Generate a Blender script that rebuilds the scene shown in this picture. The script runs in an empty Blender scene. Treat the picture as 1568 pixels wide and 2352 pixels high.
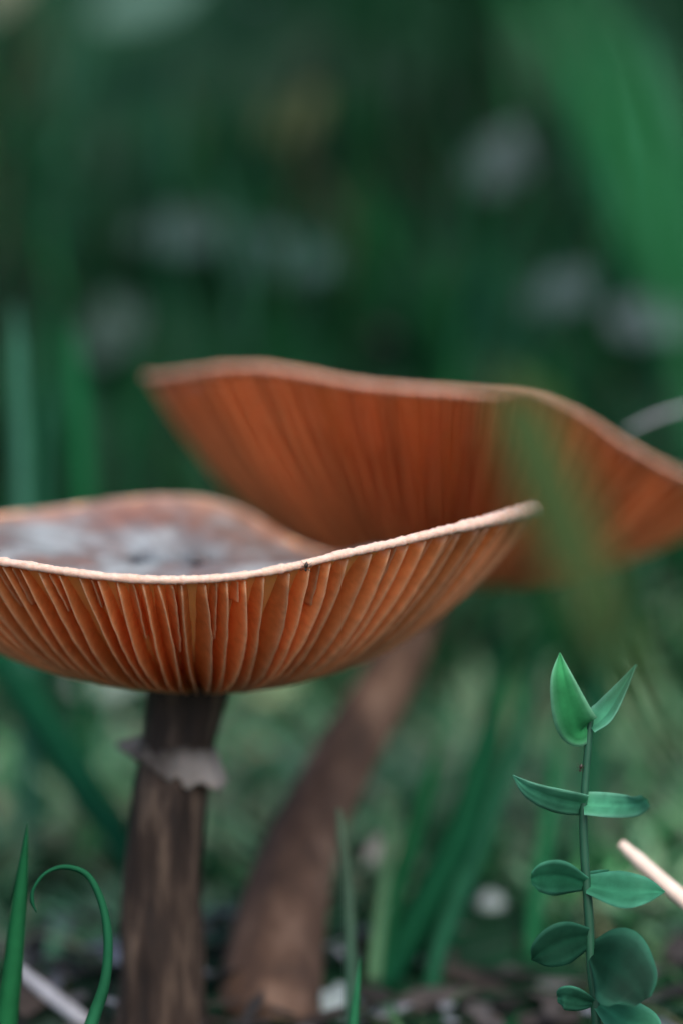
import bpy, math, random
import numpy as np
from mathutils import Vector, noise

random.seed(7)
rng = np.random.default_rng(7)
scene = bpy.context.scene
col = scene.collection
PI = math.pi

# ------------------------------------------------------------------ camera, sky, sun, exposure
PITCH = math.radians(8.0)
CAM_H = 0.107
FOV_W = 70 / 300                      # picture width over distance
LENS = 24 / FOV_W
cd = bpy.data.cameras.new('camera')
cam = bpy.data.objects.new('camera', cd)
col.objects.link(cam)
cam.location = (0, 0, CAM_H)
cam.rotation_euler = (PI / 2 - PITCH, 0, 0)
cd.sensor_fit = 'HORIZONTAL'
cd.sensor_width = 24
cd.lens = LENS
cd.clip_start = 0.005
cd.clip_end = 500
cd.dof.use_dof = True
cd.dof.focus_distance = 0.303
cd.dof.aperture_fstop = LENS / 12.8
scene.camera = cam

SUN_EL, SUN_AZ = math.radians(55), math.radians(165)     # azimuth from +Y clockwise: behind the camera, to the right
w = bpy.data.worlds.new('World')
scene.world = w
w.use_nodes = True
nt = w.node_tree
bg = nt.nodes['Background']
sky = nt.nodes.new('ShaderNodeTexSky')
sky.sky_type = 'NISHITA'
sky.sun_disc = False
sky.sun_elevation = SUN_EL
sky.sun_rotation = SUN_AZ
sky.air_density = 1.0
sky.dust_density = 3.0
nt.links.new(sky.outputs[0], bg.inputs[0])
bg.inputs[1].default_value = 0.15
sd = bpy.data.lights.new('sun', 'SUN')
sd.energy = 1.2
sd.angle = math.radians(45)
sd.color = (1.0, 0.96, 0.9)
sun = bpy.data.objects.new('sun', sd)
col.objects.link(sun)
sun.location = (0, 0, 2)
sdir = Vector((math.sin(SUN_AZ) * math.cos(SUN_EL), math.cos(SUN_AZ) * math.cos(SUN_EL), math.sin(SUN_EL)))
sun.rotation_euler = sdir.to_track_quat('Z', 'Y').to_euler()
scene.view_settings.view_transform = 'Standard'
scene.view_settings.look = 'None'
scene.view_settings.gamma = 1
scene.view_settings.use_curve_mapping = False
scene.view_settings.exposure = 0.88
scene.render.engine = 'CYCLES'
scene.cycles.use_denoising = True
scene.cycles.max_bounces = 8
scene.cycles.diffuse_bounces = 4
scene.cycles.transparent_max_bounces = 4
scene.cycles.caustics_reflective = False
scene.cycles.caustics_refractive = False

# ------------------------------------------------------------------ helpers
K = FOV_W / 1568.0
CP, SP = math.cos(PITCH), math.sin(PITCH)


def at(px, py, d):
    """A point of the place, read off the photograph (1568 wide) at a distance d in front of the camera."""
    v = -(py - 1176) * K * d
    return Vector(((px - 784) * K * d, CP * d + SP * v, CAM_H - SP * d + CP * v))


def sstep(a, b, x):
    t = min(1.0, max(0.0, (x - a) / (b - a)))
    return t * t * (3 - 2 * t)


def terrain(x, y):
    s = max(0.0, y - 0.43)
    z = 0.50 * s * sstep(0, 0.12, s)
    if y > 3.0:
        z -= 0.35 * (y - 3.0)
    if y < -0.2:
        z -= 0.02 * min(1, (-0.2 - y))
    f = 1.0 / (1.0 + max(0, abs(x) + abs(y) - 1.5))
    z += 0.006 * noise.noise(Vector((x * 14, y * 14, 0.3)))
    z += 0.0022 * noise.noise(Vector((x * 60, y * 60, 4.3))) * f
    z += 0.03 * noise.noise(Vector((x * 2.2, y * 2.2, 9.0))) * sstep(0.5, 1.2, abs(y) + abs(x))
    z += 0.004 * math.exp(-((x + 0.018) ** 2 + (y - 0.33) ** 2) / 0.0009)
    return z


def ray_ground(px, py):
    lo = 0.2
    d = 0.2
    while d < 4:
        p = at(px, py, d)
        if p.z < terrain(p.x, p.y):
            return p, d
        d += 0.004
    return at(px, py, 1.0), 1.0


def mesh(name, verts, faces, mat=None, parent=None, smooth=True, cols=None, attr='tint'):
    me = bpy.data.meshes.new(name)
    me.from_pydata([tuple(v) for v in verts], [], faces)
    if smooth:
        me.polygons.foreach_set('use_smooth', [True] * len(me.polygons))
    if cols is not None:
        a = me.color_attributes.new(attr, 'FLOAT_COLOR', 'POINT')
        arr = np.ones((len(verts), 4), dtype=np.float32)
        c = np.asarray(cols, dtype=np.float32)
        arr[:, :c.shape[1]] = c
        a.data.foreach_set('color', arr.ravel())
    me.update()
    if mat:
        me.materials.append(mat)
    o = bpy.data.objects.new(name, me)
    col.objects.link(o)
    if parent:
        o.parent = parent
    return o


def empty(name, loc):
    o = bpy.data.objects.new(name, None)
    o.empty_display_size = 0.005
    o.location = loc
    col.objects.link(o)
    bpy.context.view_layer.update()
    return o


def tag(o, label=None, cat=None, group=None, kind=None):
    if label: o['label'] = label
    if cat: o['category'] = cat
    if group: o['group'] = group
    if kind: o['kind'] = kind
    return o


def lerp(a, b, t):
    return a + (b - a) * t


def catmull(pts, n):
    """n points along a Catmull-Rom curve through pts (Vectors)."""
    P = [pts[0] * 2 - pts[1]] + list(pts) + [pts[-1] * 2 - pts[-2]]
    m = len(pts) - 1
    out = []
    for i in range(n):
        t = i / (n - 1) * m
        j = min(int(t), m - 1)
        f = t - j
        a, b, c, d = P[j], P[j + 1], P[j + 2], P[j + 3]
        out.append(0.5 * (2 * b + (c - a) * f + (2 * a - 5 * b + 4 * c - d) * f * f + (3 * b - a - 3 * c + d) * f ** 3))
    return out


def smooth_interp(vals, t):
    m_ = len(vals) - 1
    x = t * m_
    j = min(int(x), m_ - 1)
    f = x - j
    a, b, c, d = vals[max(j - 1, 0)], vals[j], vals[j + 1], vals[min(j + 2, m_)]
    if j == 0: a = 2 * b - c
    if j + 2 > m_: d = 2 * c - b
    return max(0.3, .5 * (2 * b + (c - a) * f + (2 * a - 5 * b + 4 * c - d) * f * f + (3 * b - a - 3 * c + d) * f ** 3))


def interp(vals, t):
    """linear interpolation of a list over t in 0..1"""
    x = t * (len(vals) - 1)
    j = min(int(x), len(vals) - 2)
    return lerp(vals[j], vals[j + 1], x - j)


# ------------------------------------------------------------------ materials
def principled(name, color=(.5, .5, .5), rough=.6, spec=.4, sss=0.0, radius=(1, .4, .2), scale=.002):
    m = bpy.data.materials.new(name)
    m.use_nodes = True
    n = m.node_tree
    b = n.nodes['Principled BSDF']
    b.inputs['Base Color'].default_value = (*color, 1)
    b.inputs['Roughness'].default_value = rough
    b.inputs['Specular IOR Level'].default_value = spec
    if sss:
        b.inputs['Subsurface Weight'].default_value = sss
        b.inputs['Subsurface Radius'].default_value = radius
        b.inputs['Subsurface Scale'].default_value = scale
    return m, n, b


def ramp(n, stops):
    r = n.nodes.new('ShaderNodeValToRGB')
    e = r.color_ramp.elements
    while len(e) < len(stops):
        e.new(.5)
    for i, (p, c) in enumerate(stops):
        e[i].position = p
        e[i].color = (*c, 1)
    return r


def noise_node(n, scale, detail=4, rough=.55, stretch=None):
    tc = n.nodes.new('ShaderNodeTexCoord')
    mp = n.nodes.new('ShaderNodeMapping')
    if stretch:
        mp.inputs['Scale'].default_value = stretch
    tx = n.nodes.new('ShaderNodeTexNoise')
    tx.inputs['Scale'].default_value = scale
    tx.inputs['Detail'].default_value = detail
    tx.inputs['Roughness'].default_value = rough
    n.links.new(tc.outputs['Object'], mp.inputs[0])
    n.links.new(mp.outputs[0], tx.inputs[0])
    return tx


def mixrgb(n, fac, a, b, blend='MIX'):
    m = n.nodes.new('ShaderNodeMix')
    m.data_type = 'RGBA'
    m.blend_type = blend
    for sock, v in ((m.inputs[0], fac), (m.inputs[6], a), (m.inputs[7], b)):
        if hasattr(v, 'is_output'):
            n.links.new(v, sock)
        elif isinstance(v, (int, float)):
            sock.default_value = v
        else:
            sock.default_value = (*v, 1)
    return m.outputs[2]


def bump(n, b, height, strength, dist):
    bm = n.nodes.new('ShaderNodeBump')
    bm.inputs['Strength'].default_value = strength
    bm.inputs['Distance'].default_value = dist
    n.links.new(height, bm.inputs['Height'])
    n.links.new(bm.outputs[0], b.inputs['Normal'])


def attr_col(n, name='tint'):
    a = n.nodes.new('ShaderNodeAttribute')
    a.attribute_name = name
    return a


def gill_material(name, face, edge, rough=.36):
    m, n, b = principled(name, face, rough, .55)
    a = attr_col(n)                                   # red = how near the free edge, green = variation
    sep = n.nodes.new('ShaderNodeSeparateColor')
    n.links.new(a.outputs['Color'], sep.inputs[0])
    c = mixrgb(n, sep.outputs[0], face, edge)
    nz = noise_node(n, 900, 3)
    dark = mixrgb(n, nz.outputs[0], (.62, .58, .55), (1.25, 1.25, 1.25))
    c = mixrgb(n, .8, c, dark, 'MULTIPLY')
    var = mixrgb(n, sep.outputs[1], (.78, .72, .7), (1.15, 1.12, 1.08))
    c = mixrgb(n, 1.0, c, var, 'MULTIPLY')
    n.links.new(c, b.inputs['Base Color'])
    bump(n, b, nz.outputs[0], .25, .0004)
    t = n.nodes.new('ShaderNodeBsdfTranslucent')
    n.links.new(c, t.inputs[0])
    mx = n.nodes.new('ShaderNodeMixShader')
    mx.inputs[0].default_value = .48
    n.links.new(b.outputs[0], mx.inputs[1])
    n.links.new(t.outputs[0], mx.inputs[2])
    n.links.new(mx.outputs[0], n.nodes['Material Output'].inputs[0])
    return m


M = {}
M['gill'] = gill_material('gill_flesh', (.95, .34, .085), (.86, .55, .33))
M['gill_far'] = gill_material('gill_flesh_rust', (.80, .18, .032), (.95, .42, .18), .28)  # edge colour paled to paint in the sky's highlights on these gills

# flesh between the gills
m, n, b = principled('cap_flesh', (.60, .22, .075), .4, .45, .4, (1, .35, .12), .002)
nz = noise_node(n, 500, 3)
n.links.new(mixrgb(n, nz.outputs[0], (.82, .28, .07), (.90, .36, .11)), b.inputs['Base Color'])
M['flesh'] = m
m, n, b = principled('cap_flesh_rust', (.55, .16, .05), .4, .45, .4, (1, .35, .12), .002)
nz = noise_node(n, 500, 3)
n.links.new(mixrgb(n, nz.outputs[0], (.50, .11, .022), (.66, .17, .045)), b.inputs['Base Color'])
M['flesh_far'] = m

# pale lip
m, n, b = principled('cap_rim', (.8, .55, .42), .5, .4, .4, (1, .5, .3), .0015)
nz = noise_node(n, 1300, 4)
n.links.new(mixrgb(n, nz.outputs[0], (.52, .28, .18), (.77, .59, .50)), b.inputs['Base Color'])
bump(n, b, nz.outputs[0], .5, .0003)
M['rim'] = m
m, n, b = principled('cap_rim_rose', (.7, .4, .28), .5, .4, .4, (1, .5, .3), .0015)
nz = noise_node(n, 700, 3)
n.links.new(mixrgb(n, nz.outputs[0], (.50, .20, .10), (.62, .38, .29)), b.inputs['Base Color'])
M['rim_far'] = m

# moist skin on top of the cap: tint.r = holes and dirt, tint.g = towards the margin
m, n, b = principled('cap_skin', (.3, .2, .15), .38, .6)
n1 = noise_node(n, 105, 6, .62, (1, .6, 1))
n2 = noise_node(n, 520, 4)
r1 = ramp(n, [(.36, (.20, .088, .052)), (.48, (.18, .145, .13)), (.64, (.36, .40, .40))])  # palest blue-grey stop has the sky's sheen put into the colour
n.links.new(n1.outputs[0], r1.inputs[0])
a = attr_col(n)
sep = n.nodes.new('ShaderNodeSeparateColor')
n.links.new(a.outputs['Color'], sep.inputs[0])
c = mixrgb(n, sep.outputs[1], r1.outputs[0], (.30, .15, .095))
dk = mixrgb(n, n2.outputs[0], (.7, .7, .7), (1.2, 1.2, 1.2))
c = mixrgb(n, .7, c, dk, 'MULTIPLY')
c = mixrgb(n, 1.0, c, mixrgb(n, sep.outputs[2], (.62, .58, .55), (1.4, 1.4, 1.4)), 'MULTIPLY')
c = mixrgb(n, sep.outputs[0], c, (.008, .009, .010))
n.links.new(c, b.inputs['Base Color'])
bump(n, b, n2.outputs[0], .35, .0006)
M['skin'] = m

# fibrous stems
def stem_material(name, dark, mid, pale, scale=420, lo=.34, hi=.72):
    m, n, b = principled(name, mid, .75, .3)
    nz = noise_node(n, scale, 5, .6, (1, 1, .16))
    n2 = noise_node(n, 75, 3)
    r = ramp(n, [(lo, dark), (.52, mid), (hi, pale)])
    n.links.new(nz.outputs[0], r.inputs[0])
    c = mixrgb(n, .75, r.outputs[0], mixrgb(n, n2.outputs[0], (.45, .42, .4), (1.5, 1.45, 1.4)), 'MULTIPLY')
    n.links.new(c, b.inputs['Base Color'])
    bump(n, b, nz.outputs[0], .8, .0012)
    return m
M['stem'] = stem_material('stem_fibre', (.009, .0055, .004), (.030, .018, .012), (.13, .09, .064))
M['stem_far'] = stem_material('stem_fibre_tan', (.030, .019, .014), (.085, .048, .031), (.22, .145, .105), 170, .26, .80)
m, n, b = principled('stem_skirt', (.4, .36, .33), .8, .3, .2)
nz = noise_node(n, 600, 4, .6, (1, 1, .3))
n.links.new(mixrgb(n, .9, attr_col(n).outputs['Color'], mixrgb(n, nz.outputs[0], (.35, .33, .3), (1.5, 1.5, 1.5)), 'MULTIPLY'), b.inputs['Base Color'])
M['skirt'] = m

# leaves: base colour from the tint attribute, light shines through thin blades
def blade_material(name, rough=.45, spec=.45, trans=.35, nscale=300, stretch=None):
    m, n, b = principled(name, (.1, .2, .1), rough, spec)
    a = attr_col(n)
    nz = noise_node(n, nscale, 4, .6, stretch)
    c = mixrgb(n, .8, a.outputs['Color'], mixrgb(n, nz.outputs[0], (.6, .6, .6), (1.4, 1.4, 1.4)), 'MULTIPLY')
    n.links.new(c, b.inputs['Base Color'])
    bump(n, b, nz.outputs[0], .2, .0003)
    t = n.nodes.new('ShaderNodeBsdfTranslucent')
    n.links.new(c, t.inputs[0])
    mx = n.nodes.new('ShaderNodeMixShader')
    mx.inputs[0].default_value = trans
    out = n.nodes['Material Output']
    n.links.new(b.outputs[0], mx.inputs[1])
    n.links.new(t.outputs[0], mx.inputs[2])
    n.links.new(mx.outputs[0], out.inputs[0])
    return m
M['grass'] = blade_material('grass_leaf', .7, .04, .35)
M['leaf'] = blade_material('waxy_leaf', .65, .10, .2, 700)
M['dry'] = blade_material('dry_leaf', .7, .3, .15, 200)

m, n, b = principled('plant_stem', (.02, .10, .05), .5, .4)
nz = noise_node(n, 500, 3)
n.links.new(mixrgb(n, nz.outputs[0], (.006, .045, .022), (.016, .09, .045)), b.inputs['Base Color'])
M['plant_stem'] = m
m, n, b = principled('straw', (.6, .45, .35), .6, .3)
nz = noise_node(n, 300, 4, .6)
n.links.new(mixrgb(n, nz.outputs[0], (.50, .36, .28), (.86, .70, .60)), b.inputs['Base Color'])
M['straw'] = m
m, n, b = principled('grey_twig', (.3, .3, .3), .8, .2)
nz = noise_node(n, 400, 5, .65)
n.links.new(mixrgb(n, nz.outputs[0], (.16, .15, .16), (.55, .56, .60)), b.inputs['Base Color'])
bump(n, b, nz.outputs[0], .6, .0008)
M['twig'] = m
m, n, b = principled('pale_stone', (.4, .42, .42), .6, .4)
nz = noise_node(n, 250, 5, .6)
n.links.new(mixrgb(n, nz.outputs[0], (.16, .21, .21), (.40, .47, .47)), b.inputs['Base Color'])
bump(n, b, nz.outputs[0], .5, .001)
M['stone'] = m
m, n, b = principled('insect_shell', (.03, .018, .012), .35, .5)
M['insect'] = m

# soil with moss and crumbs
m, n, b = principled('soil', (.05, .04, .03), .95, .04)
n1 = noise_node(n, 9, 5, .6)
n2 = noise_node(n, 60, 6, .65)
r1 = ramp(n, [(.35, (.008, .010, .008)), (.5, (.015, .017, .014)), (.66, (.035, .036, .033))])
n.links.new(n2.outputs[0], r1.inputs[0])
r2 = ramp(n, [(.36, (0, 0, 0)), (.52, (1, 1, 1))])
n.links.new(n1.outputs[0], r2.inputs[0])
c = mixrgb(n, r2.outputs[0], r1.outputs[0], mixrgb(n, n2.outputs[0], (.006, .022, .012), (.015, .055, .028)))
n.links.new(c, b.inputs['Base Color'])
bump(n, b, n2.outputs[0], 1.0, .006)
M['soil'] = m

# ------------------------------------------------------------------ ground
def axis(lim_lo, lim_hi, fine_lo, fine_hi, step, grow=1.25):
    a = list(np.arange(fine_lo, fine_hi + 1e-6, step))
    s, x = step, fine_hi
    while x < lim_hi:
        s *= grow
        x += s
        a.append(x)
    s, x = step, fine_lo
    while x > lim_lo:
        s *= grow
        x -= s
        a.insert(0, x)
    return a

xs = axis(-60, 60, -.35, .35, .008)
ys = axis(-60, 90, .02, 1.0, .008)
gv = [(x, y, terrain(x, y)) for y in ys for x in xs]
nx = len(xs)
gf = [(j * nx + i, j * nx + i + 1, (j + 1) * nx + i + 1, (j + 1) * nx + i) for j in range(len(ys) - 1) for i in range(nx - 1)]
tag(mesh('ground', gv, gf, M['soil']), 'dark mossy soil under the mushrooms rising to a bank behind', kind='structure')

# ------------------------------------------------------------------ grass blades
def blade_geo(pts, widths, facing, fold=.25, thick=.00007, n=None, tint=(.02, .1, .05), tip_tint=None):
    """a folded grass blade with thickness along pts; widths are full widths (m) along it."""
    n = n or max(6, len(pts) * 4)
    c = catmull(pts, n)
    V, F, C = [], [], []
    for i, p in enumerate(c):
        t = (c[min(i + 1, n - 1)] - c[max(i - 1, 0)]).normalized()
        side = t.cross(facing)
        if side.length < 1e-6:
            side = t.cross(Vector((0, 0, 1)))
        side.normalize()
        nrm = side.cross(t).normalized()
        w = interp(widths, i / (n - 1)) * .5
        V += [p - side * w + nrm * w * fold, p + nrm * thick, p + side * w + nrm * w * fold, p - nrm * thick]
        f = i / (n - 1)
        q = tint if tip_tint is None else [lerp(tip_tint[k], tint[k], f) for k in range(3)]
        C += [[x * .9 for x in q], q, [x * 1.1 for x in q], [x * .8 for x in q]]
        if i:
            a, b_ = (i - 1) * 4, i * 4
            for k in range(4):
                F.append((a + k, a + (k + 1) % 4, b_ + (k + 1) % 4, b_ + k))
    F.append((3, 2, 1, 0))
    e = (n - 1) * 4
    F.append((e, e + 1, e + 2, e + 3))
    return V, F, C


VIEW = Vector((0, -1, .15)).normalized()


def blade(name, ctrl, widths_px, label, cat, tint, group=None, facing=VIEW, tip_tint=None, mat='grass', ground=True, fold=.25):
    """a single blade read off the photograph: ctrl = (px, py, distance), tip first."""
    pts = [at(*q) for q in ctrl]
    ws = [w_ * K * q[2] for w_, q in zip(widths_px, ctrl)]
    if ground:                                               # carry it down into the soil
        a, b_ = pts[-2], pts[-1]
        d = (b_ - a)
        if d.z > -1e-5: d.z = -.004
        d = d.normalized()
        p = b_.copy()
        k = 0
        while p.z > terrain(p.x, p.y) - .001 and k < 60:
            p = p + (d * .7 + Vector((0, 0, -.5))).normalized() * .002
            k += 1
        if k:
            pts.append(p)
            ws.append(ws[-1] * .9)
    V, F, C = blade_geo(pts, ws, facing, tint=tint, tip_tint=tip_tint, fold=fold, n=len(pts) * 6)
    base = pts[-1]
    V = [v - base for v in V]
    o = mesh(name, V, F, M[mat], cols=C)
    o.location = base
    tag(o, label, cat, group)
    return o


G_DARK, G_MID, G_BRIGHT, G_PALE = (.010, .060, .030), (.018, .105, .050), (.022, .19, .065), (.12, .27, .15)

# many blades nobody could count
def grass_field():
    V, F, C = [], [], []
    def add(x, y, h, w_, lean, ang, tint):
        base = len(V)
        z0 = terrain(x, y) - .002
        dx, dy = math.cos(ang), math.sin(ang)
        sa = ang + PI / 2 + random.uniform(-.5, .5)
        sx, sy = math.cos(sa), math.sin(sa)
        ns = 5
        for i in range(ns + 1):
            t = i / ns
            off = lean * h * t ** 1.8
            zz = h * (t - .35 * lean * t * t)
            hw = w_ * .5 * (1 - t ** 2.2) * (.75 + .5 * min(1, t * 4) * .5)
            px, py, pz = x + dx * off, y + dy * off, z0 + zz
            if i < ns:
                V.append((px - sx * hw, py - sy * hw, pz))
                V.append((px + sx * hw, py + sy * hw, pz))
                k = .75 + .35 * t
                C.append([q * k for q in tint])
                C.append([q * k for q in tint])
            else:
                V.append((px, py, pz))
                C.append([q * 1.1 for q in tint])
            if 0 < i < ns:
                a = base + (i - 1) * 2
                F.append((a, a + 1, a + 3, a + 2))
            elif i == ns:
                a = base + (i - 1) * 2
                F.append((a, a + 1, a + 2))
    def tint_at(x, y):
        q = noise.noise(Vector((x * 22, y * 22, 3.1))) * .5 + .5
        r = random.random()
        if r < .05: t = (.08, .09, .05)                      # dry
        elif r < .25: t = (.022, .10, .050)
        elif r < .75: t = (.012, .082, .030)
        else: t = (.014, .13, .036)
        q2 = noise.noise(Vector((x * 9, y * 9, 6.1)))
        s = max(.10, .05 + 1.0 * q + 1.0 * q2)
        return [c * s for c in t]
    # the bank behind
    cnt = 0
    while cnt < 16000:
        y = .47 + random.random() ** 1.15 * .9
        x = random.uniform(-.32, .32) * (1 + y * .6)
        if noise.noise(Vector((x * 16, y * 16, 7.7))) < -.38 + .25 * random.random(): continue
        h = random.uniform(.012, .05) * (1.0 if y > .46 else .8)
        add(x, y, h, random.uniform(.0012, .0036), random.uniform(.1, .9), random.uniform(0, 2 * PI), tint_at(x, y))
        cnt += 1
    # pale turf just behind the mushrooms, its brighter light put into the tints
    cnt = 0
    while cnt < 5200:
        y = .352 + random.random() ** 1.2 * .145
        x = random.uniform(-.26, .26)
        q = noise.noise(Vector((x * 26, y * 26, 1.7)))
        if q < -.35: continue
        if abs(x - .0195) < .006 and y < .386: continue
        if (x + .012) ** 2 + (y - .345) ** 2 < .014 ** 2: continue
        s = .75 + .6 * q
        t = random.choice([(.17, .42, .22), (.24, .50, .29), (.34, .52, .31), (.10, .40, .15), (.40, .45, .30)])
        add(x, y, random.uniform(.008, .024) * (.45 + .55 * sstep(.355, .41, y)), random.uniform(.0014, .0034), random.uniform(.5, 1.3), random.uniform(0, 2 * PI), [c * s for c in t])
        cnt += 1
    # taller blades standing out of the bank
    for _ in range(260):
        y = random.uniform(.50, .80)
        x = random.uniform(-.30, .30)
        s = random.choice([.4, .6, .8, 1.0])
        t = random.choice([(.02, .16, .055), (.03, .17, .10), (.012, .10, .045), (.06, .19, .12)])
        add(x, y, random.uniform(.03, .055), random.uniform(.002, .0036), random.uniform(.1, .5), random.uniform(0, 2 * PI), [c * s for c in t])
    # short turf on the right, in front
    for _ in range(2600):
        x, y = random.uniform(.004, .2), random.uniform(.27, .37)
        if abs(x - .0185) < .007 and y > .32: continue
        s = random.uniform(.5, 1.1)
        add(x, y, random.uniform(.004, .011), random.uniform(.001, .002), random.uniform(.5, 1.3), random.uniform(0, 2 * PI), [c * s for c in random.choice([(.05, .16, .07), (.09, .19, .09), (.02, .13, .05), (.13, .15, .08)])])
    # low turf round the mushrooms, under the frame
    cnt = 0
    while cnt < 2600:
        y = random.uniform(.02, .46)
        x = random.uniform(-.3, .3)
        if y < .33:
            hmax = max(.006, (CAM_H - .325 * y) * .55)
        else:
            hmax = .018
        if y > .27 and abs(x) < .06 and y < .37: hmax = .007
        add(x, y, random.uniform(.35, 1) * min(hmax, .03), random.uniform(.001, .0022), random.uniform(.2, .9), random.uniform(0, 2 * PI), tint_at(x, y))
        cnt += 1
    # farther off
    for _ in range(5000):
        y = random.uniform(.9, 3.5)
        x = random.uniform(-2, 2)
        add(x, y, random.uniform(.03, .09), random.uniform(.003, .006), random.uniform(.1, .9), random.uniform(0, 2 * PI), tint_at(x, y))
    for _ in range(3500):
        x, y = random.uniform(-1.6, 1.6), random.uniform(-1.5, .9)
        if abs(x) < .3 and y > -.1: continue
        add(x, y, random.uniform(.02, .05), random.uniform(.002, .005), random.uniform(.1, .9), random.uniform(0, 2 * PI), tint_at(x, y))
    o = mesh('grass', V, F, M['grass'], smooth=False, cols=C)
    tag(o, 'blurred green grass covering the ground and the bank behind the mushrooms', kind='stuff')

grass_field()

# leaf crumbs and litter nobody could count
def litter():
    V, F, C = [], [], []
    for _ in range(1600):
        if random.random() < .4:
            x, y = random.uniform(-.09, .09), random.uniform(.27, .365)
        else:
            x, y = random.uniform(-.4, .4), random.uniform(.05, 1.0)
        z = terrain(x, y) + random.uniform(.0003, .0035)
        L = random.uniform(.0015, .006)
        a = random.uniform(0, 2 * PI)
        b0 = len(V)
        w_ = L * random.uniform(.2, .6)
        ca, sa = math.cos(a), math.sin(a)
        tl = random.uniform(-.5, .5)
        for (u, v) in ((-1, 0), (-.3, -1), (.5, -.8), (1, 0), (.4, .9), (-.4, .8)):
            V.append((x + ca * u * L - sa * v * w_, y + sa * u * L + ca * v * w_, z + tl * u * L * .6 + random.uniform(-.2, .2) * w_))
        V.append((x, y, z + .2 * w_))
        for k in range(6):
            F.append((b0 + k, b0 + (k + 1) % 6, b0 + 6))
        g = random.choice([(.045, .034, .028), (.09, .085, .085), (.03, .026, .024), (.20, .21, .24), (.075, .065, .06), (.02, .018, .017), (.02, .05, .03)])
        s = random.uniform(.6, 1.3)
        C += [[q * s for q in g]] * 7
    o = mesh('leaf_litter', V, F, M['dry'], cols=C)
    tag(o, 'brown and grey crumbs of dead leaves on the soil', kind='stuff')

litter()

# ------------------------------------------------------------------ mushrooms
def periodic(vals, th):
    n_ = len(vals)
    x = (th / (2 * PI) * n_) % n_
    j = int(x)
    f = x - j
    a, b, c, d = (vals[(j + k) % n_] for k in (-1, 0, 1, 2))
    return .5 * (2 * b + (c - a) * f + (2 * a - 5 * b + 4 * c - d) * f * f + (3 * b - a - 3 * c + d) * f ** 3)


class Cap:
    def __init__(s, cx, cy, rl, rr, rn, rf, rim, base, slope, power, r0, seed):
        s.__dict__.update(locals())

    def radius(s, th):
        sn, cs = math.sin(th), math.cos(th)
        rx = s.rr if sn > 0 else s.rl
        ry = s.rn if cs > 0 else s.rf
        r = 1 / math.sqrt((sn / rx) ** 2 + (cs / ry) ** 2)
        return r

    def rimz(s, th):
        return periodic(s.rim, th) / 1000

    def dirv(s, th):
        return Vector((math.sin(th), -math.cos(th), 0))

    def prof(s, th, u):
        """height of the gills' free edge"""
        R = s.radius(th)
        d = s.dirv(th)
        zb = s.base + (s.slope[0] * d.x + s.slope[1] * d.y) * R * u
        rz = s.rimz(th)
        pw = s.power + s.power_right * max(0.0, d.x) + s.power_left * max(0.0, -d.x)
        g = u ** pw
        zr = zb * (1 - g) + rz * g
        return R * u, zr

    def depth(s, u):
        return s.dmax * min(1.0, max(0.0, (1 - u) / s.ramp)) ** .5 * (.35 + .65 * min(1, max(0, u - s.u0) / .25))

    def point(s, th, u, dd):
        """a point dd inside the cap from the free-edge surface"""
        r, z = s.prof(th, u)
        e = .004
        r1, z1 = s.prof(th, u - e)
        r2, z2 = s.prof(th, min(1.0, u + e))
        tr, tz = r2 - r1, z2 - z1
        L = math.hypot(tr, tz)
        nr, nz_ = -tz / L, tr / L
        r += nr * dd
        z += nz_ * dd
        d = s.dirv(th)
        return Vector((s.cx + d.x * r, s.cy + d.y * r, z))


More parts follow.
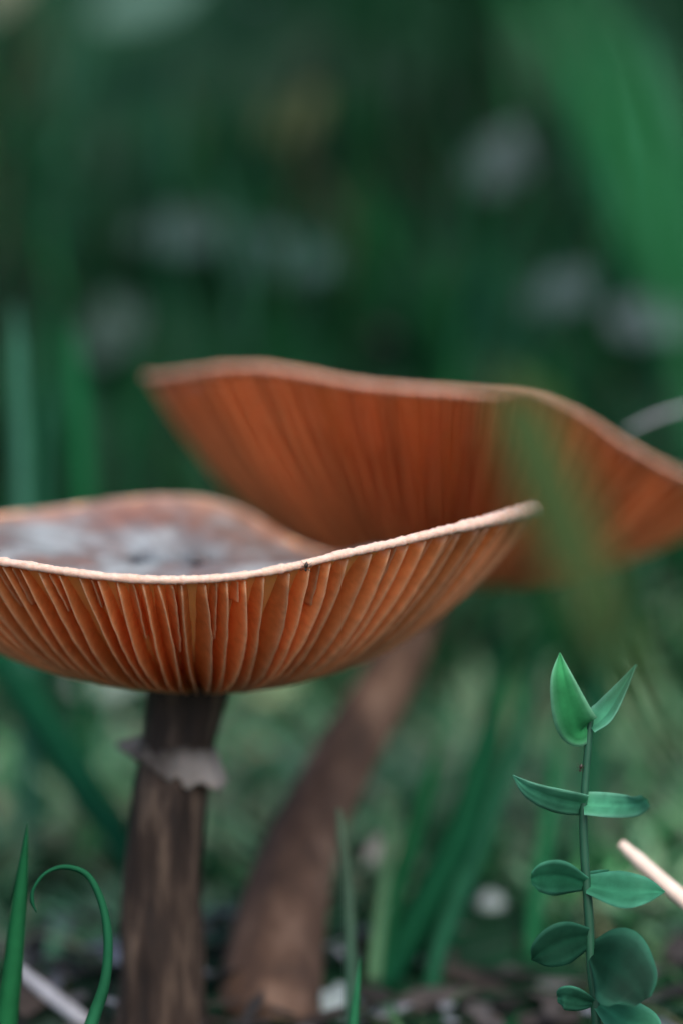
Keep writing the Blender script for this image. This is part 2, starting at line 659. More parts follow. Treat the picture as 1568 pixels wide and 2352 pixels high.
def make_cap(c, root, mats, n_gill, lip_r, top_z, pits, lam_p):
    org = root.location
    c.u0 = c.r0 / ((c.rl + c.rr + c.rn + c.rf) / 4)
    # ---- flesh and skin: underside between the gills, margin, top
    NT = 220
    us = [c.u0 * .3] + list(np.linspace(c.u0, .86, 14)) + [.89, .92, .945, .965, .98, .992]
    V, F, C = [], [], []
    rows = []
    def surf_under(th, u):
        return c.point(th, u, c.depth(u) + .0001)
    for u in us:
        rows.append([surf_under(2 * PI * i / NT, u) for i in range(NT)])
    flesh_rows = len(rows)
    cols_rows = [[0, 0, 0]] * flesh_rows
    tops = [1.0, .985, .965, .94, .9] + list(np.linspace(.86, .02, 44))
    top_rows, top_cols = [], []
    for u in tops:
        row, cr = [], []
        for i in range(NT):
            th = 2 * PI * i / NT
            R, rz = c.radius(th), c.rimz(th)
            d = c.dirv(th)
            r = R * u
            x, y = c.cx + d.x * r, c.cy + d.y * r
            g = u ** c.top_pow(d)
            tz = top_z + (c.slope[0] * d.x + c.slope[1] * d.y) * r * c.top_tilt
            z = tz * (1 - g) + (rz + lip_r * .2) * g
            z += .0009 * math.exp(-(u / .16) ** 2)
            z += .0009 * noise.noise(Vector((x * 140, y * 140, c.seed))) * (1 - g) + .0003 * noise.noise(Vector((x * 420, y * 420, c.seed + 3)))
            hole = 0
            for (hx, hy, hr, hd, hw) in pits:   # holes eaten into the skin
                e = math.exp(-((x - hx) ** 2 + ((y - hy) / 1.9) ** 2) / hr ** 2)
                z -= hd * e
                hole = max(hole, e * hw)
            row.append(Vector((x, y, z)))
            cr.append([min(1, hole * 1.3), sstep(.80, .98, u), .5 + (.5 * noise.noise(Vector((math.sin(th) * 16, math.cos(th) * 16, u * 2.5))) + .35 * noise.noise(Vector((math.sin(th) * 45, math.cos(th) * 45, u * 4)))) * sstep(.1, .5, u)])
        top_rows.append(row)
        top_cols.append(cr)
    def grid(rws):
        V = [v - org for r in rws for v in r]
        F = []
        for j in range(len(rws) - 1):
            for i in range(NT):
                i2 = (i + 1) % NT
                F.append((j * NT + i, (j + 1) * NT + i, (j + 1) * NT + i2, j * NT + i2))
        return V, F
    V, F = grid(rows + [top_rows[0]])
    F.append(tuple(range(NT - 1, -1, -1)))
    F = [tuple(reversed(f)) for f in F]
    mesh('flesh', V, F, mats['flesh'], root)
    V, F = grid(top_rows)
    F.append(tuple((len(top_rows) - 1) * NT + i for i in range(NT)))
    mesh('cap', V, F, mats['skin'], root, cols=[q for r in top_cols for q in r])
    # ---- lip
    NL, NS = 900, 10
    V, F = [], []
    for i in range(NL):
        th = 2 * PI * i / NL
        R = c.radius(th)
        d = c.dirv(th)
        rz = c.rimz(th)
        bumpy = noise.noise(Vector((math.sin(th) * 46, math.cos(th) * 46, c.seed))) * .13 + noise.noise(Vector((math.sin(th) * 15, math.cos(th) * 15, c.seed + 5))) * .16
        scal = .22 * noise.noise(Vector((math.sin(th) * 105, math.cos(th) * 105, 1.7)))
        q = lip_r * (1 + bumpy + scal) * (1 - .72 * max(0, -math.cos(th)) ** .5) * (1 + c.tip_w * math.exp(-((th - 1.35) / .35) ** 2))
        for k in range(NS):
            a = 2 * PI * k / NS
            rr = R - lip_r * .35 + math.cos(a) * q * .95
            zz = rz + math.sin(a) * q * 1.0 + lip_r * .2 * bumpy
            V.append(Vector((c.cx + d.x * rr, c.cy + d.y * rr, zz)) - org)
    for i in range(NL):
        for k in range(NS):
            i2, k2 = (i + 1) % NL, (k + 1) % NS
            F.append((i * NS + k, i * NS + k2, i2 * NS + k2, i2 * NS + k))
    mesh('rim', V, F, mats['rim'], root)
    # ---- gills: every one a plate of its own
    def gill(th0, ua, ub, scale, twist):
        nu, nw = 26, 6
        V, C, F = [], [], []
        var = random.random()
        ph, amp = random.uniform(0, 6), random.uniform(.2, 1.0) * .00035
        for i in range(nu + 1):
            t = i / nu
            u = ua + (ub - ua) * t
            D = c.depth(u) * scale
            Df = c.depth(u)
            # round the two ends of the free edge
            endr = 1.0
            if t < .10: endr = math.sqrt(max(0.0, 1 - (1 - t / .10) ** 2)) * .75 + .25 if scale == 1 else math.sqrt(max(0.0, 1 - (1 - t / .10) ** 2))
            D *= endr
            ser = 1 + .05 * noise.noise(Vector((u * 60, th0 * 9, c.seed))) + .04 * noise.noise(Vector((u * 170, th0 * 19, c.seed)))
            D *= ser
            for side in (1, -1):
                for k in range(nw + 1):
                    wv = (0, .06, .22, .42, .62, .82, 1)[k]         # 0 free edge, 1 root
                    dd = (Df - D) + (D + .0004) * wv
                    p = c.point(th0, u, dd)
                    half = lerp(.00010, c.root_t, wv ** 1.7) * (.6 + .4 * min(1, D / .001))
                    if k == 0: half *= .5
                    d = c.dirv(th0)
                    tan = Vector((-d.y, d.x, 0))
                    lean = c.lean * (.35 + .65 * max(0.0, math.cos(th0 - .35)))
                    lat = lean * (1 - wv) * (D / c.dmax) ** .7 + amp * math.sin(u * 9 + ph) * (1 - wv) + twist * (1 - wv) * (D / c.dmax) + .00012 * noise.noise(Vector((u * 40, wv * 3, th0 * 20)))
                    V.append(p + tan * (side * half + lat) - org)
                    C.append([c.edge[k], var, 0])
        W = 2 * (nw + 1)
        for i in range(nu):
            a, b_ = i * W, (i + 1) * W
            for k in range(nw):
                F.append((a + k, b_ + k, b_ + k + 1, a + k + 1))
                o_ = nw + 1
                F.append((a + o_ + k, a + o_ + k + 1, b_ + o_ + k + 1, b_ + o_ + k))
            F.append((a, a + nw + 1, b_ + nw + 1, b_))
        for e in (0, nu * W):
            for k in range(nw):
                q = (e + k, e + k + 1, e + nw + 2 + k, e + nw + 1 + k)
                F.append(q if e == 0 else q[::-1])
        mesh('gill', V, F, mats['gill'], root, cols=C)
    for i in range(n_gill):
        th = 2 * PI * (i + random.uniform(-.17, .17)) / n_gill
        gill(th, c.u0 + random.uniform(-.01, .03), .988, 1, random.uniform(-.0003, .0003))
        if random.random() < lam_p:
            gill(th + PI / n_gill * random.uniform(.8, 1.2), random.choice([.80, .86, .89, .91]) + random.uniform(-.04, .03), .985, random.uniform(.5, .8), random.uniform(-.0002, .0002))


def make_stem(root, pts, radii, mat, seed, rough=.06):
    org = root.location
    N, S = 60, 40
    c = catmull(pts, N)
    V, F = [], []
    for i, p in enumerate(c):
        t = (c[min(i + 1, N - 1)] - c[max(i - 1, 0)]).normalized()
        sx = t.cross(Vector((0, 1, 0))).normalized()
        sy = sx.cross(t).normalized()
        r = interp(radii, i / (N - 1))
        for k in range(S):
            a = 2 * PI * k / S
            q = r * (1 + rough * noise.noise(Vector((math.cos(a) * 2.2, math.sin(a) * 2.2, i * .12 + seed))) + .03 * noise.noise(Vector((math.cos(a) * 7, math.sin(a) * 7, i * .1 + seed))))
            V.append(p + sx * math.cos(a) * q + sy * math.sin(a) * q - org)
    for i in range(N - 1):
        for k in range(S):
            k2 = (k + 1) % S
            F.append((i * S + k, i * S + k2, (i + 1) * S + k2, (i + 1) * S + k))
    F.append(tuple(range(S - 1, -1, -1)))
    F.append(tuple((N - 1) * S + k for k in range(S)))
    return mesh('stem', V, F, mat, root)


# ---- the mushroom in focus
FRONT_RIM = [58.34, 58.64, 59.42, 60.51, 61.33, 62.08, 62.48, 62.6, 62.3, 61.3, 59.98, 57.9, 55.83, 53.83, 52.4, 52.1, 54.0, 57.0, 58.6, 58.9, 58.7, 58.25, 57.8, 57.66, 57.72, 57.95, 58.1, 58.3, 58.65, 59.29, 59.69, 59.82, 59.71, 59.39, 58.88, 58.45]
c1 = Cap(-.0166, .328, .037, .0392, .032, .028, FRONT_RIM, .0418, (-.055, .0), 3.6, .0038, 2.0)
c1.dmax = .0020
c1.root_t = .00085
c1.lean = .0008
c1.top_tilt = .3
c1.top_pow = lambda d: 1.7 if d.y > 0 else 2.2
c1.power_right = -1.0
c1.tip_w = .9
c1.power_left = 0
c1.ramp = .14
c1.edge = (1, .65, .25, .12, .05, 0, 0)
base1 = at(372, 2400, .336)
base1.z = terrain(base1.x, base1.y)
m1 = empty('mushroom', base1)
tag(m1, 'sharp mushroom nearest the camera, shallow orange cap with clear gills and grey top', 'mushroom', 'pair of gilled mushrooms')
pit = [(-.0236, .3355, .0014, .0012, 1), (-.0150, .3375, .0012, .0008, .9), (-.0120, .3360, .0010, .0005, .8), (-.0185, .3370, .0007, .0003, .7), (-.0205, .3350, .0006, .0003, .7), (-.0165, .3350, .0045, .0003, .6), (-.0060, .3400, .0050, 0, .35), (-.0225, .3345, .0028, .0002, .5)]
make_cap(c1, m1, dict(flesh=M['flesh'], skin=M['skin'], rim=M['rim'], gill=M['gill']), 92, .00047, .0542, pit, .4)
stem1 = make_stem(m1, [at(437, 1500, .332), at(432, 1600, .333), at(408, 1720, .333), at(388, 1850, .333), at(372, 2050, .334), at(372, 2250, .335), base1 + Vector((0, 0, -.004))],
                  [.0050, .0046, .0040, .0042, .0045, .0049, .0058], M['stem'], 3.0, .10)

# ragged skirt left on that stem
def skirt():
    N, R_ = 72, 7
    V, F, C = [], [], []
    cen0, cen1 = at(412, 1690, .333), at(395, 1765, .333)
    org = base1
    for j in range(R_):
        t = j / (R_ - 1)
        for i in range(N):
            a = 2 * PI * i / N                              # 0 = right, 90 = back, 180 = left, 270 = toward the camera
            ca, sa = math.cos(a), math.sin(a)
            flare = .0004 + .0012 * max(0, math.cos(a + .3)) ** 2 + .0022 * max(0, -math.cos(a + .4)) ** 8
            flare *= 1 + .55 * noise.noise(Vector((ca * 3, sa * 3, 2.2)))
            drop = .0036 + .0019 * math.cos(a + .25) + .0010 * noise.noise(Vector((ca * 4, sa * 4, 8)))
            drop = max(.0012, drop)
            r = .0037 + flare * t ** 1.6 + .0006 * t + .0002 * noise.noise(Vector((ca * 6, sa * 6, t * 4)))
            c = cen0.lerp(cen1, t * .6)
            pl = max(sstep(-.2, .9, math.cos(a + .45)), .8 * sstep(.6, .95, -math.cos(a + .4)), .25 + .3 * noise.noise(Vector((ca * 5, sa * 5, t * 3))))
            pl *= sstep(0, .55, t)
            C.append([lerp(.030, .27, pl), lerp(.019, .235, pl), lerp(.012, .21, pl)])
            V.append(Vector((c.x + ca * r, c.y + sa * r, cen0.z - drop * t + .0006 * noise.noise(Vector((ca * 9, sa * 9, t)))  * t)) - org)
    for j in range(R_ - 1):
        for i in range(N):
            i2 = (i + 1) % N
            F.append((j * N + i, (j + 1) * N + i, (j + 1) * N + i2, j * N + i2))
    o = mesh('ring', V, F, M['skirt'], stem1, cols=C)
    sol = o.modifiers.new('thickness', 'SOLIDIFY')
    sol.thickness = .0004
    sol.offset = 0
skirt()

# ---- the mushroom behind
BACK_RIM = [71.75, 71.3, 70.6, 68.3, 64.54, 61.19, 58.65, 56.89, 55.71, 55.02, 54.43, 54.12, 54.3, 55.1, 56.44, 57.96, 59.1, 59.71, 60.27, 61.0, 61.89, 63.07, 64.35, 66.07, 67.56, 68.63, 69.53, 70.38, 70.95, 71.77, 72.8, 73.8, 74.1, 73.5, 72.6, 72.1]
c2 = Cap(.0127, .3900, .0388, .0424, .0322, .0322, BACK_RIM, .0422, (-.06, -.03), 2.1, .0045, 11.0)
c2.dmax = .0026
c2.root_t = .00042
c2.lean = .0002
c2.top_tilt = 1.0
c2.top_pow = lambda d: 2.6
c2.power_right = 0
c2.tip_w = 0
c2.power_left = .45
c2.ramp = .28
c2.edge = (1, .95, .6, .25, .1, 0, 0)  # wide pale band, painting highlights along the gill edges
base2 = at(615, 2360, .343)
base2.z = terrain(base2.x, base2.y)
m2 = empty('mushroom', base2)
tag(m2, 'blurred rust orange mushroom behind, leaning back on its slanted stem with upturned cap', 'mushroom', 'pair of gilled mushrooms')
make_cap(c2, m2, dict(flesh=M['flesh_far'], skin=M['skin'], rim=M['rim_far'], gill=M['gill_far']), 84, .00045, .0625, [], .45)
make_stem(m2, [at(985, 1330, .390), at(930, 1470, .386), at(890, 1565, .382), at(788, 1750, .373), at(697, 1930, .364), at(648, 2110, .355), base2 + Vector((0, 0, -.004))],
          [.0036, .0036, .0037, .0040, .0046, .0054, .0064], M['stem_far'], 6.0, .10)

# ------------------------------------------------------------------ leafy plant on the right
def leaf_geo(ctrl, wl, wr, tilt, cup, tint, edge, n=30, m=8, thick=.00009):
    pts = [at(*q) for q in ctrl]
    d0 = ctrl[0][2]
    c = catmull(pts, n)
    V, F, C = [], [], []
    fwd = Vector((0, CP, -SP))
    for i, p in enumerate(c):
        t = (c[min(i + 1, n - 1)] - c[max(i - 1, 0)]).normalized()
        perp = fwd.cross(t).normalized()
        s = (perp * math.cos(tilt) + fwd * math.sin(tilt)).normalized()
        nr = s.cross(t).normalized()
        f = i / (n - 1)
        L = smooth_interp(wl, f) * K * d0 / max(.3, math.cos(tilt))
        R = smooth_interp(wr, f) * K * d0 / max(.3, math.cos(tilt))
        for lay in (1, -1):
            for k in range(m + 1):
                v = k / m * 2 - 1
                wv = (R if v > 0 else L)
                off = .6 * cup * wv * v * v + .00004 * noise.noise(Vector((f * 9, v * 6, d0 * 900)))  + lay * thick * (1 - .6 * abs(v)) + (.00008 if abs(v) > .01 else -.00008)
                V.append(p + s * v * wv + nr * off)
                e = abs(v) ** 5
                mid = (1.0 if abs(v) > .01 else 1.3) * (1 + .28 * noise.noise(Vector((f * 4, v * 3, pts[0].x * 900))))
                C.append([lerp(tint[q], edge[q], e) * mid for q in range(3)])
    W = 2 * (m + 1)
    for i in range(n - 1):
        a, b_ = i * W, (i + 1) * W
        o = m + 1
        for k in range(m):
            F.append((a + k, a + k + 1, b_ + k + 1, b_ + k))
            F.append((a + o + k, b_ + o + k, b_ + o + k + 1, a + o + k + 1))
        F.append((a, b_, b_ + o, a + o))
        F.append((a + m, a + o + m, b_ + o + m, b_ + m))
    return V, F, C


PD = .303
stem_px = [(1356, 1640), (1352, 1690), (1344, 1790), (1339, 1880), (1343, 1985), (1352, 2110), (1357, 2220), (1367, 2320), (1374, 2440), (1372, 2600)]
spts = [at(x, y, PD) for x, y in stem_px]
pb = spts[-1] + Vector((0, 0, -.03))
pb.z = terrain(pb.x, pb.y)
plant = empty('leafy_plant', pb)
tag(plant, 'small upright plant with paired waxy blue green leaves at the right', 'plant')
N, S = 60, 10
cc = catmull(spts + [pb + Vector((0, 0, -.002))], N)
V, F = [], []
for i, p in enumerate(cc):
    r = lerp(.00034, .00050, min(1, i / 30)) * (1 + .08 * noise.noise(Vector((i * .4, 0, 0))))
    for k in range(S):
        a = 2 * PI * k / S
        V.append(p + Vector((math.cos(a) * r, math.sin(a) * r, 0)) - pb)
for i in range(N - 1):
    for k in range(S):
        F.append((i * S + k, (i + 1) * S + k, (i + 1) * S + (k + 1) % S, i * S + (k + 1) % S))
F.append(tuple(range(S)))
F.append(tuple((N - 1) * S + k for k in range(S - 1, -1, -1)))
mesh('stem', V, F, M['plant_stem'], plant)

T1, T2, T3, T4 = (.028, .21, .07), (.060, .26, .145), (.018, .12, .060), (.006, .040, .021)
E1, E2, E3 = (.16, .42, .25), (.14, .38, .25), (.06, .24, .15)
LEAVES = [
    # ctrl tip -> base (px, py, distance), half widths on either side of the midline, tilt, cup, tint, edge
    ([(1285, 1500, .301), (1293, 1560, .300), (1312, 1640, .301), (1330, 1680, .3025), (1352, 1668, PD)], [1, 24, 46, 50, 10], [1, 30, 44, 38, 8], .1, .04, T1, E1),
    ([(1462, 1527, .300), (1430, 1580, .3015), (1392, 1640, .3025), (1356, 1672, PD)], [1, 12, 20, 16], [1, 13, 26, 24], .95, .2, T2, E2),
    ([(1178, 1781, .302), (1220, 1812, .3005), (1280, 1836, .301), (1341, 1848, PD)], [1, 18, 30, 28], [1, 22, 30, 26], .75, .15, T2, E2),
    ([(1484, 1838, .2955), (1455, 1850, .298), (1400, 1852, .301), (1341, 1849, PD)], [16, 25, 27, 25], [14, 22, 27, 25], .75, .2, T2, E2),
    ([(1219, 2018, .299), (1240, 2016, .2995), (1285, 2016, .301), (1344, 2028, PD)], [16, 40, 44, 16], [14, 34, 42, 18], .5, .15, T3, E3),
    ([(1396, 2000, .3075), (1375, 2010, .306), (1346, 2018, .3045)], [1, 12, 14], [1, 10, 14], .3, .1, T3, E3),
    ([(1525, 2050, .302), (1480, 2050, .3005), (1425, 2050, .301), (1348, 2036, PD)], [1, 26, 36, 18], [1, 30, 42, 22], .6, .2, (.026, .15, .08), E3),
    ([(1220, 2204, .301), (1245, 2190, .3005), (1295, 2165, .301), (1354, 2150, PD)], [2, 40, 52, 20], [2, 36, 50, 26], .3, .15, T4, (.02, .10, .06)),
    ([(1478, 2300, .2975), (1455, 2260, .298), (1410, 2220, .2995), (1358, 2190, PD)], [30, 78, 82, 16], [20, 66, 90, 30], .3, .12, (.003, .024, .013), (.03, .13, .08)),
    ([(1280, 2290, .301), (1300, 2290, .3005), (1330, 2298, .3015), (1366, 2304, PD)], [14, 31, 27, 7], [12, 29, 25, 7], .45, .2, (.02, .105, .06), E3),
    ([(1520, 2390, .300), (1490, 2370, .3005), (1430, 2345, .3015), (1370, 2306, PD)], [2, 34, 42, 14], [2, 40, 46, 20], .5, .15, (.022, .13, .07), E3),
]
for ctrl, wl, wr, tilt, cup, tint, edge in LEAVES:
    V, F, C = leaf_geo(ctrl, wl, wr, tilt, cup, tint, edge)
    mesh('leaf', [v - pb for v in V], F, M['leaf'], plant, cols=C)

# ------------------------------------------------------------------ single grass blades
blade('grass_blade', [(63, 1890, .297), (57, 1960, .296), (44, 2080, .295), (30, 2220, .294), (12, 2380, .293), (0, 2560, .292)], [1, 18, 36, 46, 54, 56],
      'upright bright green blade at the lower left corner, tapering to a point', 'grass blade', (.018, .155, .05), tip_tint=(.008, .075, .03))
blade('grass_blade', [(84, 2097, .300), (74, 2070, .3), (78, 2040, .3), (105, 2006, .3005), (150, 1992, .301), (200, 2010, .301), (232, 2068, .3005), (247, 2140, .3), (247, 2210, .3), (238, 2270, .3), (218, 2330, .3), (196, 2400, .299), (170, 2520, .298)],
      [2, 11, 7, 8, 12, 15, 18, 21, 23, 26, 30, 33, 34],
      'thin green blade curled over into a hook left of the front stem', 'grass blade', (.022, .14, .062), tip_tint=(.012, .10, .045))
blade('grass_blade', [(778, 1858, .332), (786, 1930, .332), (798, 2040, .333), (804, 2180, .334), (806, 2330, .335), (806, 2420, .336)], [10, 26, 28, 30, 32, 32],
      'pale grey green blade standing in front of the slanted stem', 'grass blade', (.05, .15, .10), tip_tint=(.12, .17, .11))
blade('grass_blade', [(826, 2200, .318), (820, 2270, .317), (811, 2360, .316), (805, 2480, .315)], [2, 14, 26, 30],
      'short green blade tip at the bottom edge right of the slanted stem', 'grass blade', (.025, .16, .07))
blade('grass_blade', [(1150, 1560, .386), (1120, 1700, .382), (1055, 1920, .373), (962, 2110, .362), (870, 2260, .352), (810, 2360, .345)], [10, 62, 84, 88, 84, 70],
      'broad dark green blade slanting right behind the slanted stem', 'grass blade', (.008, .078, .033))
blade('grass_blade', [(1010, 1690, .380), (975, 1830, .374), (930, 1980, .366), (880, 2150, .356)], [8, 44, 46, 40],
      'narrow mid green blade just left of the broad dark slanting blade', 'grass blade', (.014, .11, .04))
blade('grass_blade', [(1150, 1390, .41), (1135, 1560, .40), (1105, 1760, .390), (1060, 1980, .376)], [14, 40, 46, 40],
      'upright green blade under the right tip of the front cap', 'grass blade', (.014, .12, .05))
blade('grass_blade', [(-60, 1440, .405), (40, 1570, .400), (130, 1700, .394), (215, 1840, .385), (290, 1960, .376)], [60, 84, 90, 80, 50],
      'broad dark green blade slanting down to the front stem from the left edge', 'grass blade', (.008, .078, .036))
blade('grass_blade', [(1190, -120, .150), (1330, 110, .150), (1450, 310, .150), (1550, 540, .149), (1650, 830, .148), (1760, 1300, .146), (1850, 2000, .143), (1880, 2900, .140)], [20, 105, 150, 135, 85, 60, 50, 40],
      'bright green broad blade arching across the upper right corner', 'grass blade', (.034, .235, .08))
blade('grass_blade', [(172, 760, .435), (180, 900, .435), (188, 1040, .435), (196, 1180, .435), (200, 1400, .435)], [14, 46, 52, 52, 40],
      'bright green upright blade above the far edge of the front cap', 'grass blade', (.016, .15, .055))
blade('grass_blade', [(34, 700, .40), (42, 820, .40), (48, 980, .40), (52, 1160, .40), (60, 1500, .40)], [8, 34, 40, 42, 40],
      'pale teal upright blade at the left edge above the front cap', 'grass blade', (.06, .20, .13))
blade('grass_blade', [(110, 870, .42), (104, 980, .42), (98, 1130, .42), (96, 1400, .42)], [8, 34, 40, 36],
      'dull green blade between the pale blade and the bright one at left', 'grass blade', (.02, .11, .06))
blade('grass_blade', [(1150, 850, .192), (1190, 950, .191), (1240, 1080, .190), (1305, 1250, .189), (1385, 1430, .187), (1490, 1640, .185), (1620, 1850, .182), (1780, 2050, .178)],
      [10, 150, 180, 172, 96, 34, 18, 14],
      'green blade close to the camera, a see-through blur across the rear cap', 'grass blade', (.065, .105, .035))
blade('grass_blade', [(1500, 1290, .42), (1440, 1390, .418), (1390, 1520, .415), (1360, 1700, .41)], [14, 56, 70, 60],
      'green blade slanting up to the right under the rear cap', 'grass blade', (.02, .14, .065))
blade('grass_blade', [(1600, 1980, .40), (1500, 2030, .40), (1420, 2120, .40), (1370, 2260, .395)], [40, 90, 90, 60],
      'bright green blade behind the plant and the pale straw', 'grass blade', (.018, .17, .055))

blade('grass_blade', [(1245, 1470, .395), (1190, 1690, .388), (1100, 1940, .374), (1010, 2170, .358)], [10, 40, 48, 44],
      'dull green blade crossing behind the tip of the broad dark slanting blade', 'grass blade', (.022, .12, .06))
blade('grass_blade', [(905, 1800, .372), (886, 1980, .364), (862, 2180, .352)], [8, 34, 38],
      'pale yellow green blade just right of the slanted stem', 'grass blade', (.11, .24, .12))
blade('grass_blade', [(1295, 1610, .392), (1272, 1800, .386), (1240, 2000, .376), (1222, 2150, .366)], [8, 36, 42, 40],
      'green blade standing just left of the leafy plant', 'grass blade', (.020, .15, .06))

# ------------------------------------------------------------------ twigs, straws, stones, dead leaves
def rod(name, ctrl, rad_px, mat, label, cat, ground=False):
    pts = [at(*q) for q in ctrl]
    n, s = 30, 12
    c = catmull(pts, n)
    org = c[-1].copy()
    V, F = [], []
    for i, p in enumerate(c):
        t = (c[min(i + 1, n - 1)] - c[max(i - 1, 0)]).normalized()
        a0 = t.cross(Vector((0, .3, 1))).normalized()
        b0 = a0.cross(t).normalized()
        r = interp(rad_px, i / (n - 1)) * K * ctrl[0][2]
        for k in range(s):
            a = 2 * PI * k / s
            q = r * (1 + .12 * noise.noise(Vector((math.cos(a), math.sin(a), i * .5))))
            V.append(p + a0 * math.cos(a) * q + b0 * math.sin(a) * q - org)
    for i in range(n - 1):
        for k in range(s):
            F.append((i * s + k, i * s + (k + 1) % s, (i + 1) * s + (k + 1) % s, (i + 1) * s + k))
    F.append(tuple(range(s - 1, -1, -1)))
    F.append(tuple((n - 1) * s + k for k in range(s)))
    o = mesh(name, V, F, mat)
    o.location = org
    return tag(o, label, cat)

rod('straw', [(1424, 1938, .322), (1470, 1980, .321), (1568, 2066, .319), (1760, 2230, .315), (1960, 2420, .311), (2150, 2640, .306)], [11, 17, 18, 19, 19, 19], M['straw'],
    'pale pinkish dry straw slanting in at the right edge behind the plant', 'straw')
rod('stalk', [(1440, 988, .380), (1490, 964, .380), (1568, 938, .380), (1760, 890, .388), (2050, 930, .388), (2250, 1300, .388), (2320, 2000, .388)], [3, 5, 5, 6, 7, 8, 8], M['twig'],
    'thin grey stalk reaching in at the right edge above the rear cap', 'stalk')
rod('twig', [(40, 2225, .344), (110, 2282, .343), (190, 2345, .341), (330, 2470, .338)], [10, 17, 18, 18], M['twig'],
    'pale grey twig lying on the soil left of the front stem', 'twig')
rod('twig', [(210, 2180, .375), (120, 2200, .375), (20, 2170, .375), (-120, 2140, .375)], [8, 12, 12, 10], M['twig'],
    'short dark grey twig lying behind the hooked blade', 'twig')


def stone(px, py, rp, label, squash=.7, dist=None):
    p, d = ray_ground(px, py) if dist is None else (at(px, py, dist), dist)
    r = rp * K * d
    nth, nph = 22, 14
    V, F = [], []
    for j in range(nph + 1):
        ph = PI * j / nph
        for i in range(nth):
            th = 2 * PI * i / nth
            v = Vector((math.sin(ph) * math.cos(th), math.sin(ph) * math.sin(th), math.cos(ph) * squash))
            q = r * (1 + .45 * noise.noise(v * 1.3 + Vector((px * .1, py * .1, 0))) + .15 * noise.noise(v * 4 + Vector((px, py, 0))))
            V.append(v * q)
    for j in range(nph):
        for i in range(nth):
            F.append((j * nth + i, (j + 1) * nth + i, (j + 1) * nth + (i + 1) % nth, j * nth + (i + 1) % nth))
    o = mesh('stone', V, F, M['stone'])
    o.location = p
    return tag(o, label, 'stone')


def dead_leaf(px, py, lp, ang, tint, label, lift=.006, dist=None, tilt=.7):
    p, d = ray_ground(px, py) if dist is None else (at(px, py, dist), dist)
    L = lp * K * d * (1.45 if py < 1000 else 1.0)
    n_, m_ = 14, 6
    V, F, C = [], [], []
    ca, sa = math.cos(ang), math.sin(ang)
    X = Vector((ca, 0, sa)); X = Vector((ca, math.cos(tilt) * sa, math.sin(tilt) * sa))
    Y = Vector((-sa, math.cos(tilt) * ca, math.sin(tilt) * ca))
    Z = X.cross(Y)
    for lay in (1, -1):
        for i in range(n_ + 1):
            t = i / n_
            hw = L * .27 * math.sin(PI * t ** .8) ** .8 * (1 + .15 * noise.noise(Vector((t * 6, px, py)))) + .0002
            for k in range(m_ + 1):
                v = k / m_ * 2 - 1
                z = .25 * hw * v * v + .10 * L * (t - .5) ** 2 * 2 + .05 * L * noise.noise(Vector((t * 3, v * 2, px * .1))) + lay * .0001
                V.append(X * (t - .5) * L + Y * v * hw + Z * z)
                f = 1 if abs(v) > .01 else 1.25
                C.append([q * f * (1 + .25 * noise.noise(Vector((t * 5, v * 3, py * .1)))) for q in tint])
    h = (n_ + 1) * (m_ + 1)
    for i in range(n_):
        for k in range(m_):
            a = i * (m_ + 1) + k
            F.append((a, a + m_ + 1, a + m_ + 2, a + 1))
            F.append((h + a, h + a + 1, h + a + m_ + 2, h + a + m_ + 1))
    for i in range(n_):
        a = i * (m_ + 1)
        F.append((a, h + a, h + a + m_ + 1, a + m_ + 1))
        a += m_
        F.append((a, a + m_ + 1, h + a + m_ + 1, h + a))
    o = mesh('dead_leaf', V, F, M['dry'], cols=C)
    o.location = p + Vector((0, -.3, .95)) * lift
    return tag(o, label, 'dead leaf')

stone(1125, 2078, 34, 'small pale blue green pebble left of the leafy plant', .8, .384)
stone(768, 2310, 58, 'pale white stone at the bottom edge right of the slanted stem', .75, .347)
GREY, LILAC, TAN, BLUEG = (.036, .066, .055), (.036, .058, .054), (.13, .14, .09), (.026, .056, .050)
dead_leaf(1145, 590, 170, 1.2, LILAC, 'grey lilac dead leaf on the bank above the right half of the rear cap', .02)
dead_leaf(345, 215, 200, .6, (.05, .11, .08), 'grey green dead leaf high on the bank at upper left', .02)
dead_leaf(0, 170, 190, 1.3, TAN, 'tan dead leaf cut by the left edge near the top corner', .02)
dead_leaf(265, 890, 170, 1.4, GREY, 'light grey dead leaf beside the left tip of the rear cap', .012)
dead_leaf(440, 700, 190, .2, BLUEG, 'blue grey dead leaf above the left tip of the rear cap', .014)
dead_leaf(640, 735, 210, -.2, (.04, .085, .08), 'dull teal dead leaf above the middle of the rear cap', .012)
dead_leaf(1300, 810, 150, .5, (.05, .08, .08), 'dark grey dead leaf over the right shoulder of the rear cap', .012)
dead_leaf(1500, 880, 170, .1, (.05, .07, .075), 'slate grey dead leaf by the thin grey stalk', .012)
dead_leaf(600, 90, 200, .2, (.06, .085, .03), 'olive dead leaf at the top edge left of centre', .02)
dead_leaf(680, 430, 160, .9, (.05, .065, .02), 'mossy yellow dead leaf on the bank left of centre', .015)
dead_leaf(570, 1800, 130, .3, (.30, .15, .09), 'rust brown dead leaf between the two stems', .006)
dead_leaf(250, 1640, 170, .2, (.26, .34, .28), 'pale grey green dead leaf under the left half of the front cap', .006)
dead_leaf(640, 1660, 170, 1.2, (.24, .32, .16), 'pale yellow green dead leaf in the gap between the stems', .008)
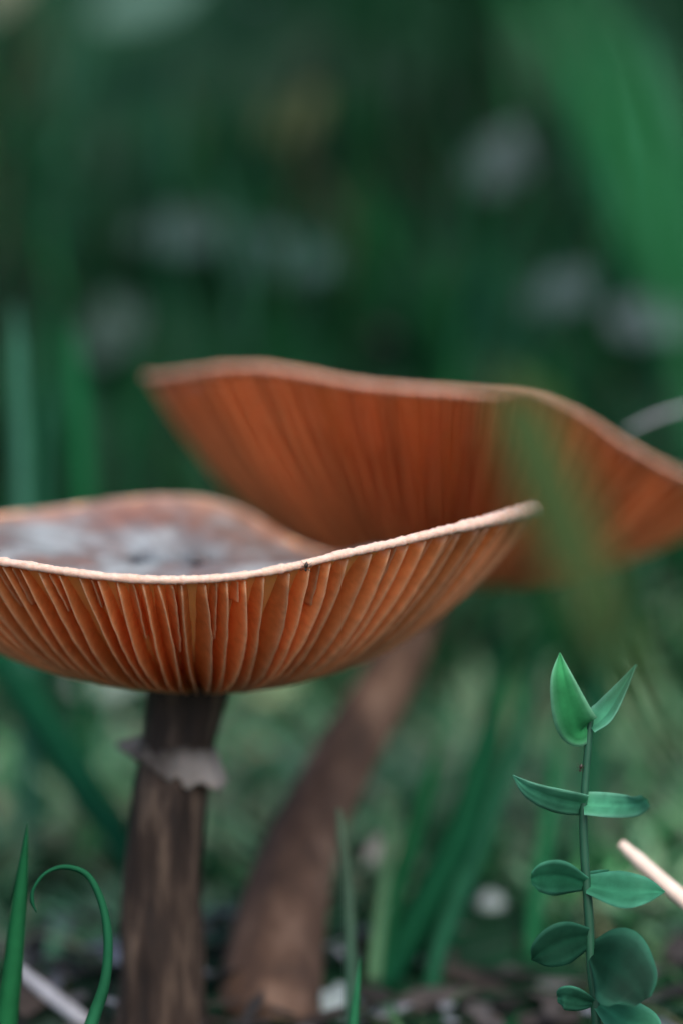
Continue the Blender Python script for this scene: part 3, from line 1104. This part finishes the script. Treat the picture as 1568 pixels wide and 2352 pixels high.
dead_leaf(870, 2020, 90, 1.4, (.45, .42, .38), 'cream dead leaf right of the slanted stem', .004)
dead_leaf(622, 2085, 110, 1.40, (.26, .17, .12), 'pale pink scrap of dead leaf stuck on the foot of the slanted stem', 0, .353)
dead_leaf(150, 2160, 120, .4, (.32, .33, .36), 'light grey dead leaf under the hooked blade', .002)

# ------------------------------------------------------------------ tiny insects
def insect(p, L, up, label):
    root = empty('insect', p)
    fw = up.cross(Vector((0, 1, 0))).normalized()
    V, F = [], []
    side = up.cross(fw).normalized()
    n_, s_ = 12, 10
    prof_ = [.05, .22, .26, .2, .16, .3, .36, .38, .34, .26, .15, .04]
    for i in range(n_):
        for k in range(s_):
            a = 2 * PI * k / s_
            r = prof_[i] * L * .5
            V.append(up * L * (i / (n_ - 1) - .5) + fw * math.cos(a) * r + side * math.sin(a) * r)
    for i in range(n_ - 1):
        for k in range(s_):
            F.append((i * s_ + k, i * s_ + (k + 1) % s_, (i + 1) * s_ + (k + 1) % s_, (i + 1) * s_ + k))
    mesh('body', V, F, M['insect'], None).parent = root
    for q in (-.22, 0, .2):
        for sd in (1, -1):
            V, F = [], []
            pts = [up * L * q, up * L * (q * 1.4) + fw * sd * L * .3 + side * L * .1, up * L * q * 2.2 + fw * sd * L * .5 - side * L * .12]
            for p_ in pts:
                for k in range(4):
                    a = PI / 2 * k
                    V.append(p_ + up * math.cos(a) * L * .03 + side * math.sin(a) * L * .03)
            for i in range(2):
                for k in range(4):
                    F.append((i * 4 + k, i * 4 + (k + 1) % 4, i * 4 + 4 + (k + 1) % 4, i * 4 + 4 + k))
            mesh('leg', V, F, M['insect'], None).parent = root
    return tag(root, label, 'insect')

th = math.radians(23)
R = c1.radius(th)
d = c1.dirv(th)
insect(Vector((c1.cx + d.x * (R + .0004), c1.cy + d.y * (R + .0004), c1.rimz(th) - .0002)), .0011, Vector((.1, -.1, 1)).normalized(), 'tiny brown insect clinging to the pale rim of the sharp front cap')
insect(at(1333, 1764, PD - .0003), .0009, Vector((.2, 0, 1)).normalized(), 'tiny dark insect on the stem of the leafy plant')
